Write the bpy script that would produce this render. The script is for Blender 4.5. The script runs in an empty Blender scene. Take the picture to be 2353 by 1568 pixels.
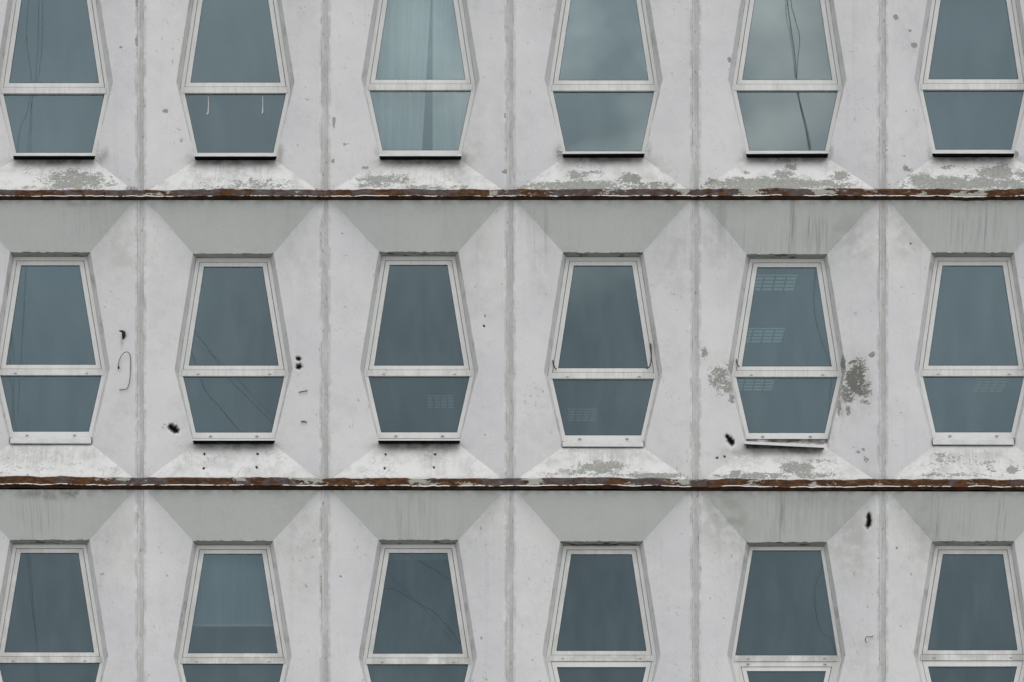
import bpy, bmesh, math, random
import numpy as np
from mathutils import Vector

random.seed(4)
S = 0.005                      # metres per facade unit
ZC = 14.0                      # height of the middle of the surveyed facade
CAM = np.array([0.0, -40.0, 2.0])
scene = bpy.context.scene
COL = scene.collection


# ------------------------------------------------------------------ survey -> metres
def P(u, v, y):
    """point at depth y behind the facade plane whose sight line meets the plane at survey position u, v"""
    u = np.asarray(u, float); v = np.asarray(v, float); y = np.asarray(y, float)
    k = (40.0 + y) / 40.0
    x = (u - 1176.5) * S
    z = ZC - (v - 784.0) * S
    return np.stack([x * k, y + 0 * x, CAM[2] + (z - CAM[2]) * k], -1)


# ------------------------------------------------------------------ noise
_rs = np.random.RandomState(11)
_tab = _rs.rand(512, 512)


def vnoise(x, y, seed=0):
    x = x + seed * 17.31; y = y + seed * 9.77
    xi = np.floor(x).astype(int); yi = np.floor(y).astype(int)
    fx = x - xi; fy = y - yi
    fx = fx * fx * (3 - 2 * fx); fy = fy * fy * (3 - 2 * fy)
    t = lambda a, b: _tab[a % 512, b % 512]
    return (t(xi, yi) * (1 - fx) * (1 - fy) + t(xi + 1, yi) * fx * (1 - fy)
            + t(xi, yi + 1) * (1 - fx) * fy + t(xi + 1, yi + 1) * fx * fy)


def fbm(x, y, seed=0, o=4):
    a = 0.5; s = 0; n = 0
    for i in range(o):
        s = s + a * vnoise(x * 2 ** i, y * 2 ** i, seed + i * 3); n += a; a *= 0.55
    return s / n


def sstep(a, b, x):
    t = np.clip((x - a) / (b - a), 0, 1)
    return t * t * (3 - 2 * t)


# ------------------------------------------------------------------ materials
class NT:
    def __init__(self, name):
        self.m = bpy.data.materials.new(name); self.m.use_nodes = True
        self.t = self.m.node_tree; self.t.nodes.clear()
        self.out = self.n('ShaderNodeOutputMaterial')

    def n(self, typ, **kw):
        nd = self.t.nodes.new(typ)
        for k, v in kw.items():
            if k.startswith('i_'):
                key = k[2:]
                key = int(key) if key.isdigit() else key.replace('_', ' ')
                nd.inputs[key].default_value = v
            else:
                setattr(nd, k, v)
        return nd

    def l(self, a, b):
        self.t.links.new(a, b)

    def pos(self, sx=1, sy=1, sz=1, off=(0, 0, 0)):
        g = self.n('ShaderNodeNewGeometry')
        mp = self.n('ShaderNodeMapping')
        mp.inputs['Scale'].default_value = (sx, sy, sz)
        mp.inputs['Location'].default_value = off
        self.l(g.outputs['Position'], mp.inputs['Vector'])
        return mp.outputs['Vector']

    def noise(self, vec, scale, detail=4, rough=.55, dist=0):
        nd = self.n('ShaderNodeTexNoise')
        nd.inputs['Scale'].default_value = scale
        nd.inputs['Detail'].default_value = detail
        nd.inputs['Roughness'].default_value = rough
        nd.inputs['Distortion'].default_value = dist
        self.l(vec, nd.inputs['Vector'])
        return nd.outputs['Fac']

    def math(self, op, a, b=None, c=None, clamp=False):
        nd = self.n('ShaderNodeMath', operation=op, use_clamp=clamp)
        for i, x in enumerate((a, b, c)):
            if x is None: continue
            if isinstance(x, (int, float)): nd.inputs[i].default_value = x
            else: self.l(x, nd.inputs[i])
        return nd.outputs[0]

    def rng(self, x, a, b, c=0.0, d=1.0, smooth=True):
        nd = self.n('ShaderNodeMapRange')
        nd.interpolation_type = 'SMOOTHSTEP' if smooth else 'LINEAR'
        self.l(x, nd.inputs[0])
        for i, k in enumerate((a, b, c, d)): nd.inputs[i + 1].default_value = k
        return nd.outputs[0]

    def mix(self, f, a, b, blend='MIX'):
        nd = self.n('ShaderNodeMix', data_type='RGBA', blend_type=blend)
        if isinstance(f, (int, float)): nd.inputs[0].default_value = f
        else: self.l(f, nd.inputs[0])
        for i, x in ((6, a), (7, b)):
            if isinstance(x, tuple): nd.inputs[i].default_value = (*x[:3], 1)
            else: self.l(x, nd.inputs[i])
        return nd.outputs[2]

    def attr(self, name):
        a = self.n('ShaderNodeAttribute', attribute_name=name)
        s = self.n('ShaderNodeSeparateColor')
        self.l(a.outputs['Color'], s.inputs[0])
        return s.outputs[0], s.outputs[1], s.outputs[2], a.outputs['Alpha']

    def principled(self, col, rough=.7, bump=None, bstr=.2, bdist=.01, metal=0, spec=.3):
        p = self.n('ShaderNodeBsdfPrincipled')
        if isinstance(col, tuple): p.inputs['Base Color'].default_value = (*col[:3], 1)
        else: self.l(col, p.inputs['Base Color'])
        if isinstance(rough, (int, float)): p.inputs['Roughness'].default_value = rough
        else: self.l(rough, p.inputs['Roughness'])
        p.inputs['Metallic'].default_value = metal
        p.inputs['Specular IOR Level'].default_value = spec
        if bump is not None:
            b = self.n('ShaderNodeBump')
            b.inputs['Strength'].default_value = bstr
            b.inputs['Distance'].default_value = bdist
            self.l(bump, b.inputs['Height'])
            self.l(b.outputs[0], p.inputs['Normal'])
        self.l(p.outputs[0], self.out.inputs[0])
        return p


def mat_wall():
    t = NT('painted_concrete')
    peel, dirt_shade, hole, slope = t.attr('m1')
    streak, crack, soffit, stain = t.attr('m2')
    pos = t.pos()
    n1 = t.noise(pos, .9, 3)
    n2 = t.noise(pos, 7, 6, .62)
    n3 = t.noise(pos, 34, 5, .6)
    n4 = t.noise(t.pos(off=(7, 3, 2)), 2.6, 5, .6)
    base = t.mix(t.rng(n1, .38, .62), (.606, .596, .606), (.648, .636, .630))
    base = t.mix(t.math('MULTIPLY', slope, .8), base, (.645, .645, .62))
    base = t.mix(t.math('MULTIPLY', t.math('MINIMUM', soffit, 1.0), .8), base, (.52, .54, .512))  # soffit shade and grime mixed into the base colour
    base = t.mix(t.rng(soffit, 1.2, 1.9), base, (.27, .262, .25))  # head reveal's shade painted into the base colour
    # weather mottling
    base = t.mix(t.rng(n4, .48, .75, 0, .22), base, (.53, .53, .505))
    base = t.mix(t.rng(n3, .56, .74, 0, .20), base, (.42, .42, .40))
    base = t.mix(t.rng(n2, .62, .76, 0, .35), base, (.40, .40, .385))
    n5 = t.noise(pos, 75, 3, .6)
    base = t.mix(t.rng(n5, .42, .30, 0, .16), base, (.47, .47, .455))
    base = t.mix(t.rng(n5, .58, .72, 0, .20), base, (.72, .72, .71))
    blot = t.noise(t.pos(1, 1, .7, (4, 4, 4)), 4.5, 6, .65)
    base = t.mix(t.math('MULTIPLY', slope, t.rng(blot, .46, .70, 0, .75)), base, (.45, .45, .43))
    # yellow / green stain
    base = t.mix(t.math('MULTIPLY', stain, t.rng(n2, .3, .62)), base, (.42, .43, .36))
    # vertical run marks
    st = t.noise(t.pos(26, 3, .55), 1.0, 3, .6)
    st2 = t.noise(t.pos(60, 3, .9, (3, 1, 0)), 1.0, 2, .5)
    sm = t.math('MULTIPLY', streak, t.rng(st, .42, .66))
    base = t.mix(t.math('MULTIPLY', sm, .75), base, (.33, .335, .32))
    base = t.mix(t.math('MULTIPLY', t.math('MULTIPLY', streak, t.rng(st2, .56, .68)), .65), base, (.25, .25, .245))
    # grime, then near-black that paints shade where the value is high
    dm = t.math('MULTIPLY', dirt_shade, t.rng(n2, .36, .60, .08, 1.0), clamp=True)
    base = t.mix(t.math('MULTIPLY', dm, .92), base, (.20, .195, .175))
    base = t.mix(t.rng(dirt_shade, 1.05, 1.3), base, (.045, .042, .036))
    # fine crack net
    wv = t.n('ShaderNodeVectorMath', operation='ADD')
    nv = t.n('ShaderNodeTexNoise'); nv.inputs['Scale'].default_value = 7; nv.inputs['Detail'].default_value = 4
    t.l(pos, nv.inputs['Vector'])
    sc = t.n('ShaderNodeVectorMath', operation='SCALE'); sc.inputs['Scale'].default_value = .28
    t.l(nv.outputs['Color'], sc.inputs[0]); t.l(pos, wv.inputs[0]); t.l(sc.outputs[0], wv.inputs[1])
    vo = t.n('ShaderNodeTexVoronoi', feature='DISTANCE_TO_EDGE'); vo.inputs['Scale'].default_value = 8.5
    t.l(wv.outputs[0], vo.inputs['Vector'])
    ck = t.math('MULTIPLY', t.rng(vo.outputs['Distance'], .012, .05, 1, 0), t.rng(t.noise(t.pos(off=(1, 5, 9)), 4, 4), .46, .6))
    ck = t.math('MULTIPLY', ck, crack, clamp=True)
    base = t.mix(t.math('MULTIPLY', ck, .6), base, (.27, .27, .255))
    # peeled paint
    pn = t.noise(t.pos(1, 1, 1.5, (2, 8, 4)), 9, 8, .68, .6)
    pn2 = t.noise(t.pos(1, 1, 1.4), 34, 6, .66, .7)
    pv = t.math('ADD', t.math('MULTIPLY', t.math('SUBTRACT', pn, .5), 1.9), t.math('MULTIPLY', t.math('SUBTRACT', pn2, .5), 2.0))
    pv = t.math('ADD', pv, peel)
    pm = t.rng(pv, .55, .60)
    edge = t.math('MULTIPLY', t.rng(pv, .40, .55), t.math('SUBTRACT', 1.0, pm))
    base = t.mix(t.math('MULTIPLY', edge, t.math('MULTIPLY', peel, .55, clamp=True)), base, (.82, .82, .80))
    rim = t.math('MULTIPLY', t.rng(pv, .47, .54), t.math('SUBTRACT', 1.0, t.rng(pv, .57, .66)))  # dark edge line paints the shadow of the paint thickness
    conc = t.mix(t.rng(n3, .4, .62), (.255, .262, .245), (.33, .33, .30))
    conc = t.mix(t.rng(n2, .5, .7, 0, .6), conc, (.33, .31, .26))
    conc = t.mix(t.math('MULTIPLY', stain, 1.6, clamp=True), conc, (.165, .163, .15))
    base = t.mix(pm, base, conc)
    base = t.mix(t.math('MULTIPLY', rim, t.math('MULTIPLY', peel, .5, clamp=True)), base, (.14, .14, .13))
    # holes knocked into the concrete, the shade in their core painted black
    hm = t.rng(t.math('ADD', hole, t.math('MULTIPLY', t.math('SUBTRACT', n3, .5), .3)), .28, .34)
    base = t.mix(hm, base, t.mix(t.rng(t.math('ADD', hole, t.math('MULTIPLY', t.math('SUBTRACT', n2, .5), .6)), .56, .66), (.27, .255, .23), (.014, .013, .013)))
    h = t.math('SUBTRACT', t.math('ADD', t.math('MULTIPLY', n3, .22), t.math('MULTIPLY', n2, .4)), t.math('MULTIPLY', pm, .35))
    t.principled(base, .82, h, .55, .012, spec=.15)
    return t.m


def mat_joint():
    t = NT('joint_mortar')
    gd, _, _, _ = t.attr('m1')
    pos = t.pos()
    n1 = t.noise(t.pos(2.5, 1, .7), 2.2, 6, .65); n2 = t.noise(t.pos(2, 1, .8), 16, 6, .65); n3 = t.noise(pos, 45, 4)
    c = t.mix(t.rng(n1, .36, .66), (.60, .60, .59), (.53, .53, .515))
    c = t.mix(t.math('MULTIPLY', gd, t.rng(n1, .30, .56, .35, 1)), c, (.34, .345, .325))
    c = t.mix(t.rng(n3, .5, .7, 0, .4), c, (.42, .42, .40))
    c = t.mix(t.rng(n2, .60, .68, 0, .85), c, (.17, .17, .155))
    t.principled(c, .9, n2, .5, .012, spec=.1)
    return t.m


def mat_frame():
    t = NT('white_window_profile')
    pos = t.pos()
    dirt_shade, low, _, _ = t.attr('m1')  # frames carry dirt alone
    n = t.noise(pos, 5, 5); ns = t.noise(t.pos(38, 4, 5), 1.0, 5, .7)
    c = t.mix(t.rng(n, .4, .7, 0, .5), (.69, .69, .67), (.62, .62, .60))
    c = t.mix(t.math('MULTIPLY', dirt_shade, t.rng(ns, .38, .72)), c, (.44, .44, .40))
    c = t.mix(t.math('MULTIPLY', low, t.rng(n, .38, .56)), c, (.24, .22, .17))
    t.principled(c, .42, n, .05, .004, spec=.35)
    return t.m


def mat_simple(name, col, rough=.6, var=.25, scale=8, metal=0, spec=.3):
    t = NT(name)
    n = t.noise(t.pos(), scale, 5)
    d = tuple(c * (1 - var) for c in col)
    t.principled(t.mix(t.rng(n, .35, .65), d, col), rough, n, .1, .004, metal, spec)
    return t.m


def mat_glass():
    t = NT('coated_glass')
    pos = t.pos()
    n = t.noise(t.pos(1, 1, .8), 1.1, 1, .5)
    b = t.n('ShaderNodeBump'); b.inputs['Strength'].default_value = .006; b.inputs['Distance'].default_value = .03
    t.l(n, b.inputs['Height'])
    oi = t.n('ShaderNodeObjectInfo')
    rnd = oi.outputs['Random']
    dust = t.noise(t.pos(1.6, 1, .5), 3, 5, .6)
    g = t.n('ShaderNodeBsdfGlossy'); g.inputs['Roughness'].default_value = .012
    col = t.mix(rnd, (.62, .825, .895), (.66, .835, .885))
    t.l(col, g.inputs['Color']); t.l(b.outputs[0], g.inputs['Normal'])
    tr = t.n('ShaderNodeBsdfTransparent'); tr.inputs['Color'].default_value = (.55, .66, .68, 1)
    df = t.n('ShaderNodeBsdfDiffuse'); df.inputs['Color'].default_value = (.42, .52, .56, 1)
    fr = t.n('ShaderNodeFresnel'); fr.inputs['IOR'].default_value = 1.5
    fac = t.math('ADD', t.math('MULTIPLY', fr.outputs[0], 1.0), .105)
    m1 = t.n('ShaderNodeMixShader'); t.l(fac, m1.inputs[0]); t.l(tr.outputs[0], m1.inputs[1]); t.l(g.outputs[0], m1.inputs[2])
    m2 = t.n('ShaderNodeMixShader'); t.l(t.rng(dust, .3, .8, .035, .10), m2.inputs[0])
    t.l(m1.outputs[0], m2.inputs[1]); t.l(df.outputs[0], m2.inputs[2])
    t.l(m2.outputs[0], t.out.inputs[0])
    return t.m


def mat_rust():
    t = NT('rusted_flashing')
    kind, pb, pur, _ = t.attr('m1')     # 0 upper face, .5 lip, 1 underside
    big = t.noise(t.pos(1.5, 0, 1.5), 1.5, 4, .6)
    big2 = t.noise(t.pos(1.3, 0, 3, (5, 0, 9)), 1.8, 4, .6)
    n = t.noise(t.pos(2.2, 1, 5), 5, 7, .7)
    n2 = t.noise(t.pos(1.5, 1, 2), 22, 5, .65)
    c = t.mix(t.rng(n, .4, .62), (.044, .022, .012), (.118, .052, .019))
    c = t.mix(t.rng(t.math('ADD', big, pur), .46, .52), c, t.mix(t.rng(n, .42, .6), (.075, .05, .045), (.10, .09, .09)))
    c = t.mix(t.rng(n2, .56, .68, 0, .7), c, (.045, .022, .014))
    paint = t.math('ADD', t.math('MULTIPLY', big2, 1.5), t.math('MULTIPLY', n, .8))
    paint = t.math('ADD', paint, t.math('MULTIPLY', n2, .35))
    paint = t.math('ADD', paint, pb)
    c = t.mix(t.rng(paint, 1.44, 1.50, 0, .92), c, (.36, .355, .315))
    lipn = t.math('ADD', t.math('MULTIPLY', big2, 1.2), t.math('MULTIPLY', n, .9))
    lip = t.mix(t.rng(lipn, .98, 1.06), (.12, .05, .02), (.72, .71, .66))
    iskind = t.rng(kind, .2, .4)
    c = t.mix(iskind, c, lip)
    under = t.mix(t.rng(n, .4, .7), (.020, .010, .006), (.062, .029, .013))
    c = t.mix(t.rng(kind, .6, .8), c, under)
    t.principled(c, .8, t.math('ADD', n, n2), .6, .01, spec=.2)
    return t.m


def mat_fabric(name, col, glow=0):
    t = NT(name)
    n = t.noise(t.pos(60, 1, 1), 1.0, 2)
    c = t.mix(t.rng(n, .3, .7), tuple(k * .86 for k in col), col)
    p = t.principled(c, .9, spec=.05)
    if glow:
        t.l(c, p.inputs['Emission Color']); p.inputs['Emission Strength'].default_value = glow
    return t.m


def mat_lamp(name, glow):
    t = NT(name)
    e = t.n('ShaderNodeEmission'); e.inputs['Color'].default_value = (.80, 1.0, .88, 1); e.inputs['Strength'].default_value = glow
    t.l(e.outputs[0], t.out.inputs[0])
    return t.m


def mat_ground():
    t = NT('asphalt')
    n = t.noise(t.pos(), 30, 6); n1 = t.noise(t.pos(), .4, 4)
    c = t.mix(t.rng(n, .35, .65), (.045, .045, .047), (.075, .074, .072))
    c = t.mix(t.rng(n1, .4, .7, 0, .5), c, (.09, .088, .084))
    t.principled(c, .9, n, .4, .01)
    return t.m


M_WALL = mat_wall(); M_JOINT = mat_joint(); M_FRAME = mat_frame(); M_GLASS = mat_glass(); M_RUST = mat_rust()
M_DARK = mat_simple('underside_shade_black', (.014, .014, .016), .95, spec=0)  # near-black base puts shade into sill undersides and ledge gaps
M_SEAL = mat_simple('black_rubber', (.02, .02, .022), .5)
M_SILL = mat_simple('painted_sheet_sill', (.66, .66, .645), .45, .12)
M_CAP = mat_simple('grey_drain_cap', (.36, .36, .34), .5)
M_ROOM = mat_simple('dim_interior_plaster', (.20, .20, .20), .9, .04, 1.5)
M_CONC = mat_simple('bare_concrete', (.27, .27, .25), .9, .3, 6)
M_WIRE = mat_simple('greenish_wire', (.06, .075, .075), .6)
M_CABLE = mat_simple('black_cable', (.012, .012, .014), .6)
M_RUSTED = mat_simple('rusted_iron', (.05, .022, .01), .9, .5, 30)
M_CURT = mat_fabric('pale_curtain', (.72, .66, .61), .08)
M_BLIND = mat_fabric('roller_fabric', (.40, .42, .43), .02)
M_LAMP = mat_lamp('lamp_diffuser', .11); M_LAMP_DIM = mat_lamp('dim_lamp_diffuser', .055); M_LOUV = mat_simple('lamp_louvre', (.10, .11, .11), .6)
M_DRIP = mat_simple('white_paint_drip', (.75, .76, .74), .6)
M_GROUND = mat_ground(); M_BOUNCE = mat_simple('bounce_paving', (.42, .42, .40), .9, .2, 3)


# ------------------------------------------------------------------ mesh helpers
def empty(name, loc=(0, 0, 0)):
    o = bpy.data.objects.new(name, None); COL.objects.link(o); o.location = loc
    return o


def tag(o, label=None, cat=None, group=None, kind=None):
    for k, v in (('label', label), ('category', cat), ('group', group), ('kind', kind)):
        if v: o[k] = v
    return o


class MB:
    """collects faces, builds ONE mesh object"""
    def __init__(self):
        self.v = []; self.f = []; self.mi = []; self.a = []

    def add(self, verts, faces, mi=0, a=(0, 0, 0, 0)):
        b = len(self.v)
        self.v += [tuple(map(float, p)) for p in verts]
        self.a += [a] * len(verts)
        self.f += [tuple(i + b for i in f) for f in faces]
        self.mi += [mi] * len(faces)

    def ring(self, outer, inner, yf, yb, mi=0, a=(0, 0, 0, 0)):
        """mitred frame between two outlines (survey coords), front at yf, back at yb"""
        n = len(outer)
        o = [P(p[0], p[1], yf) for p in outer]; i = [P(p[0], p[1], yf) for p in inner]
        ob = [np.array([p[0], yb, p[2]]) for p in o]; ib = [np.array([p[0], yb, p[2]]) for p in i]
        # small chamfer on both front arrises
        ch = .0025
        vs = o + i + ob + ib
        fs = []
        for k in range(n):
            j = (k + 1) % n
            fs.append((k, j, n + j, n + k))
            fs.append((k, 2 * n + k, 2 * n + j, j))
            fs.append((n + k, n + j, 3 * n + j, 3 * n + k))
        self.add(vs, fs, mi, a)

    def prism(self, poly, yf, yb, mi=0, a=(0, 0, 0, 0)):
        n = len(poly)
        o = [P(p[0], p[1], yf) for p in poly]
        ob = [np.array([p[0], yb, p[2]]) for p in o]
        fs = [tuple(range(n)), tuple(range(2 * n - 1, n - 1, -1))]
        for k in range(n):
            j = (k + 1) % n
            fs.append((k, n + k, n + j, j))
        self.add(o + ob, fs, mi, a)

    def box(self, p0, p1, mi=0):
        (x0, y0, z0), (x1, y1, z1) = p0, p1
        vs = [(x, y, z) for x in (x0, x1) for y in (y0, y1) for z in (z0, z1)]
        fs = [(0, 1, 3, 2), (4, 6, 7, 5), (0, 4, 5, 1), (2, 3, 7, 6), (0, 2, 6, 4), (1, 5, 7, 3)]
        self.add(vs, fs, mi)

    def tube(self, pts, r, mi=0, seg=6):
        pts = [np.array(p, float) for p in pts]
        n = len(pts); vs = []; fs = []
        for k, p in enumerate(pts):
            d = pts[min(k + 1, n - 1)] - pts[max(k - 1, 0)]
            d /= (np.linalg.norm(d) + 1e-9)
            up = np.array([0, 1, 0]) if abs(d[1]) < .9 else np.array([1, 0, 0])
            a = np.cross(d, up); a /= np.linalg.norm(a); b = np.cross(d, a)
            rr = r[k] if hasattr(r, '__len__') else r
            for s in range(seg):
                th = 2 * math.pi * s / seg
                vs.append(p + rr * (math.cos(th) * a + math.sin(th) * b))
        for k in range(n - 1):
            for s in range(seg):
                s2 = (s + 1) % seg
                fs.append((k * seg + s, k * seg + s2, (k + 1) * seg + s2, (k + 1) * seg + s))
        fs.append(tuple(range(seg))[::-1]); fs.append(tuple((n - 1) * seg + s for s in range(seg)))
        self.add(vs, fs, mi)

    def build(self, name, mats, parent=None, origin=None, normals=True):
        me = bpy.data.meshes.new(name)
        v = np.array(self.v)
        if origin is None:
            origin = np.array([(v[:, 0].min() + v[:, 0].max()) / 2, v[:, 1].max(), v[:, 2].min()])
        origin = np.array(origin, float)
        me.from_pydata((v - origin).tolist(), [], self.f)
        mats = mats if isinstance(mats, (list, tuple)) else [mats]
        for m in mats: me.materials.append(m)
        me.polygons.foreach_set('material_index', self.mi)
        at = me.color_attributes.new('m1', 'FLOAT_COLOR', 'POINT')
        at.data.foreach_set('color', np.array(self.a, float).ravel())
        if normals:
            bm = bmesh.new(); bm.from_mesh(me); bmesh.ops.recalc_face_normals(bm, faces=bm.faces); bm.to_mesh(me); bm.free()
        o = bpy.data.objects.new(name, me); COL.objects.link(o)
        if parent is not None:
            o.parent = parent
            o.location = origin - np.array(world_loc(parent))
        else:
            o.location = origin
        return o


def world_loc(o):
    l = np.array(o.location)
    while o.parent is not None:
        o = o.parent; l = l + np.array(o.location)
    return l


def inset(poly, d):
    """inset polygon (u, v) by distances per edge k->k+1"""
    n = len(poly); c = np.mean(np.array(poly), 0); ls = []
    for k in range(n):
        a = np.array(poly[k], float); b = np.array(poly[(k + 1) % n], float)
        t = (b - a) / np.linalg.norm(b - a); nn = np.array([-t[1], t[0]])
        if np.dot(c - a, nn) < 0: nn = -nn
        ls.append((a + nn * d[k], t))
    out = []
    for k in range(n):
        p, t = ls[k - 1]; q, s = ls[k]
        A = np.array([[t[0], -s[0]], [t[1], -s[1]]])
        x = np.linalg.solve(A, q - p)
        out.append(tuple(p + t * x[0]))
    return out


def edge_at(p, q, v):
    t = (v - p[1]) / (q[1] - p[1])
    return p[0] + (q[0] - p[0]) * t


# ------------------------------------------------------------------ survey data
JX = [-525, -101, 323, 747, 1172, 1598, 2028, 2453, 2879]           # vertical joints
CX = [(-313), 115, 537, 962, 1386, 1809, 2237, 2665]                # window centres


def ledge(i, u):
    """top and bottom of the visible steel flashing number i (1 and 2 are in the picture)"""
    t = (u - 1176.5) / 1176.5
    if i <= 1:
        return 436.5 - 1.7 * t + 663 * (i - 1), 460.0 + 0 * t + 663 * (i - 1)
    return 1101 + 3.5 * t + 663 * (i - 2), 1127.5 + 2.5 * t + 663 * (i - 2)


# per window: mullion bottom, lower rail bottom, sill bottom, sill kind
WIN = {
    (0, 1): (214.7, 365, 358.5, 'shelf'), (0, 2): (213.6, 365, 359.6, 'shelf'), (0, 3): (206.8, 359.5, 359, 'shelf'),
    (0, 4): (208.5, 361.5, 354, 'shelf'), (0, 5): (207.5, 360, 354, 'shelf'), (0, 6): (206, 358, 353, 'shelf'),
    (1, 1): (862, 1006, 1019.6, 'drop'), (1, 2): (864, 1008, 1012.7, 'shelf'), (1, 3): (864, 1007.6, 1012.7, 'shelf'),
    (1, 4): (870, 1014.5, 1027, 'drop'), (1, 5): (865.8, 1009, 1024, 'loose'), (1, 6): (864, 1007.6, 1022.5, 'drop'),
    (2, 1): (1523, 1667, 1672, 'shelf'), (2, 2): (1525, 1669, 1674, 'shelf'), (2, 3): (1526, 1670, 1675, 'shelf'),
    (2, 4): (1519.5, 1667, 1672, 'shelf'), (2, 5): (1520, 1668, 1673, 'shelf'), (2, 6): (1518, 1666, 1671, 'shelf'),
}
HEAD = {(1, 1): (23, 208, 580), (1, 2): (443, 629, 583), (1, 3): (870, 1053.6, 579), (1, 4): (1293, 1478.5, 580.5),
        (1, 5): (1714.7, 1901.7, 584.4), (1, 6): (2140, 2330, 580.5),
        (2, 1): (22, 206, 1241), (2, 2): (443, 628, 1243), (2, 3): (869, 1053.7, 1241), (2, 4): (1287, 1477.5, 1244),
        (2, 5): (1714.7, 1901, 1246), (2, 6): (2141, 2330.7, 1244)}
DX = {0: {1: 9, 2: 4, 3: 4, 4: 1}, 1: {1: 2, 3: 1, 5: -1}, 2: {1: -2, 2: -2, 3: -2, 4: -4, 5: -2, 6: -2}}   # the bays are not cast quite alike
MIDOFF = {-1: 32, 0: 25, 1: 15.5, 2: 15.5, 3: 8}


def win(r, c):
    if (r, c) in WIN: mull, rail, sill, kind = WIN[(r, c)]
    else:
        b = {-1: -454, 0: 210, 1: 864, 2: 1524, 3: 2186}[r]
        mull, rail, sill, kind = b, b + 142, b + 147, 'shelf'
    cx = CX[c] + DX.get(r, {}).get(c, 0)
    if (r, c) in HEAD: hl, hr, hv = HEAD[(r, c)]
    else: hl, hr, hv = cx - 93, cx + 93, {-1: -744, 0: -82, 1: 581, 2: 1243, 3: 1906}[r]
    om = mull - MIDOFF[r]
    mh = 136
    cav = 9 if kind == 'shelf' else (7 if kind == 'loose' else 2)      # open gap under a projecting sill
    bh = 95 - cav * .36
    O = [(hl, hv), (hr, hv), (cx + mh, om), (cx + bh, sill + cav), (cx - bh, sill + cav), (cx - mh, om)]
    F = [(hl + 8, hv + 10.5), (hr - 8, hv + 10.5), (cx + 127, mull - 5), (cx + 93.5, rail), (cx - 93.5, rail), (cx - 127, mull - 5)]
    return dict(O=O, F=F, mull=mull, rail=rail, sill=sill, kind=kind, cx=cx)


DEP = .25          # depth of the window opening
YF = .37           # window frame front
YG = .40           # glass


# ------------------------------------------------------------------ wear and painted shade map (survey coords)
PEEL = [  # u, v, ru, rv, strength
    (175, 415, 78, 26, .85), (150, 432, 110, 8, .5), (600, 422, 80, 15, .62), (545, 430, 110, 8, .5), (500, 415, 40, 12, .32),
    (885, 413, 66, 13, .72), (860, 425, 60, 9, .62), (1000, 431, 110, 6, .62), (848, 400, 14, 8, .5), (840, 385, 9, 6, .6),
    (1330, 428, 135, 14, .85), (1325, 404, 26, 11, .85), (1450, 410, 26, 15, .85), (1490, 428, 60, 11, .8), (1210, 430, 24, 9, .7), (1370, 396, 30, 5, .6),
    (1760, 424, 150, 17, .95), (1700, 415, 40, 9, .75), (1800, 402, 26, 12, .8), (1820, 385, 20, 8, .75), (1930, 405, 26, 12, .8), (1715, 397, 10, 5, .7), (1880, 425, 90, 14, .75),
    (2200, 422, 130, 18, .9), (2115, 412, 34, 14, .85), (2290, 396, 46, 18, .92), (2085, 391, 16, 7, .6), (2345, 400, 14, 16, .75), (2180, 385, 24, 6, .55), (2330, 424, 60, 14, .8),
    (40, 1072, 50, 26, .38), (110, 1050, 60, 18, .22), (540, 1070, 150, 30, .12), (965, 1070, 150, 30, .14),
    (1385, 1074, 64, 15, .8), (1330, 1083, 60, 12, .62), (1258, 1090, 30, 8, .62), (1510, 1094, 70, 7, .9), (1440, 1090, 60, 9, .55),
    (1832, 1076, 42, 14, .95), (1730, 1094, 90, 8, .85), (1690, 1088, 20, 9, .85), (1870, 1092, 60, 8, .7), (1880, 1062, 40, 9, .5),
    (2170, 1055, 40, 16, .52), (2250, 1075, 120, 30, .38), (2325, 1080, 16, 10, .75), (2180, 1092, 80, 8, .62),
    (1966, 868, 26, 46, .86), (1950, 905, 20, 24, .7), (1985, 895, 20, 28, .66), (1948, 942, 7, 13, .95), (1990, 925, 14, 6, .7), (1928, 935, 5, 20, .9), (2005, 815, 9, 8, .85),
    (1655, 868, 26, 36, .66), (1672, 890, 12, 20, .72), (1618, 812, 8, 14, .7), (1682, 915, 8, 14, .65), (1938, 835, 7, 18, .9),
    (380, 256, 7, 5, 1.0), (418, 322, 6, 7, .75), (278, 109, 4, 3, .9), (795, 332, 7, 4, .6), (1676, 139, 4, 6, .95), (2058, 40, 5, 7, 1.0),
    (2100, 105, 7, 7, 1.05), (2091, 71, 4, 3, 1.0), (2035, 350, 8, 20, .5), (2080, 388, 8, 6, .9), (1290, 355, 12, 10, .75), (2335, 353, 8, 8, .8),
    (316, 95, 5, 16, .85), (318, 5, 9, 14, .75), (318, 125, 5, 9, .95), (323, 30, 6, 9, .7), (318, 350, 7, 60, .35), (767, 282, 4, 14, 1.05), (765, 370, 4, 8, .9), (1160, 265, 3, 8, .8),
    (1160, 395, 6, 5, .8), (1230, 428, 16, 6, .6), (1990, 1055, 8, 8, .65), (1972, 1038, 6, 5, .8), (1984, 1032, 5, 5, .85),
    (2072, 660, 6, 4, .5), (1115, 725, 3, 6, .7), (1115, 1000, 4, 3, .5), (650, 910, 4, 3, .7), (783, 1325, 4, 3, .85), (786, 537, 4, 3, .75),
    (1965, 1030, 10, 8, .35), (1895, 1020, 14, 10, .5), (300, 432, 26, 7, .55), (745, 437, 20, 5, .6), (1106, 1467, 3, 3, .8), (1117, 1562, 4, 5, .7),
    (320, 1335, 4, 20, .75), (740, 1350, 5, 26, .75), (2020, 1290, 4, 14, .55),
]
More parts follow.
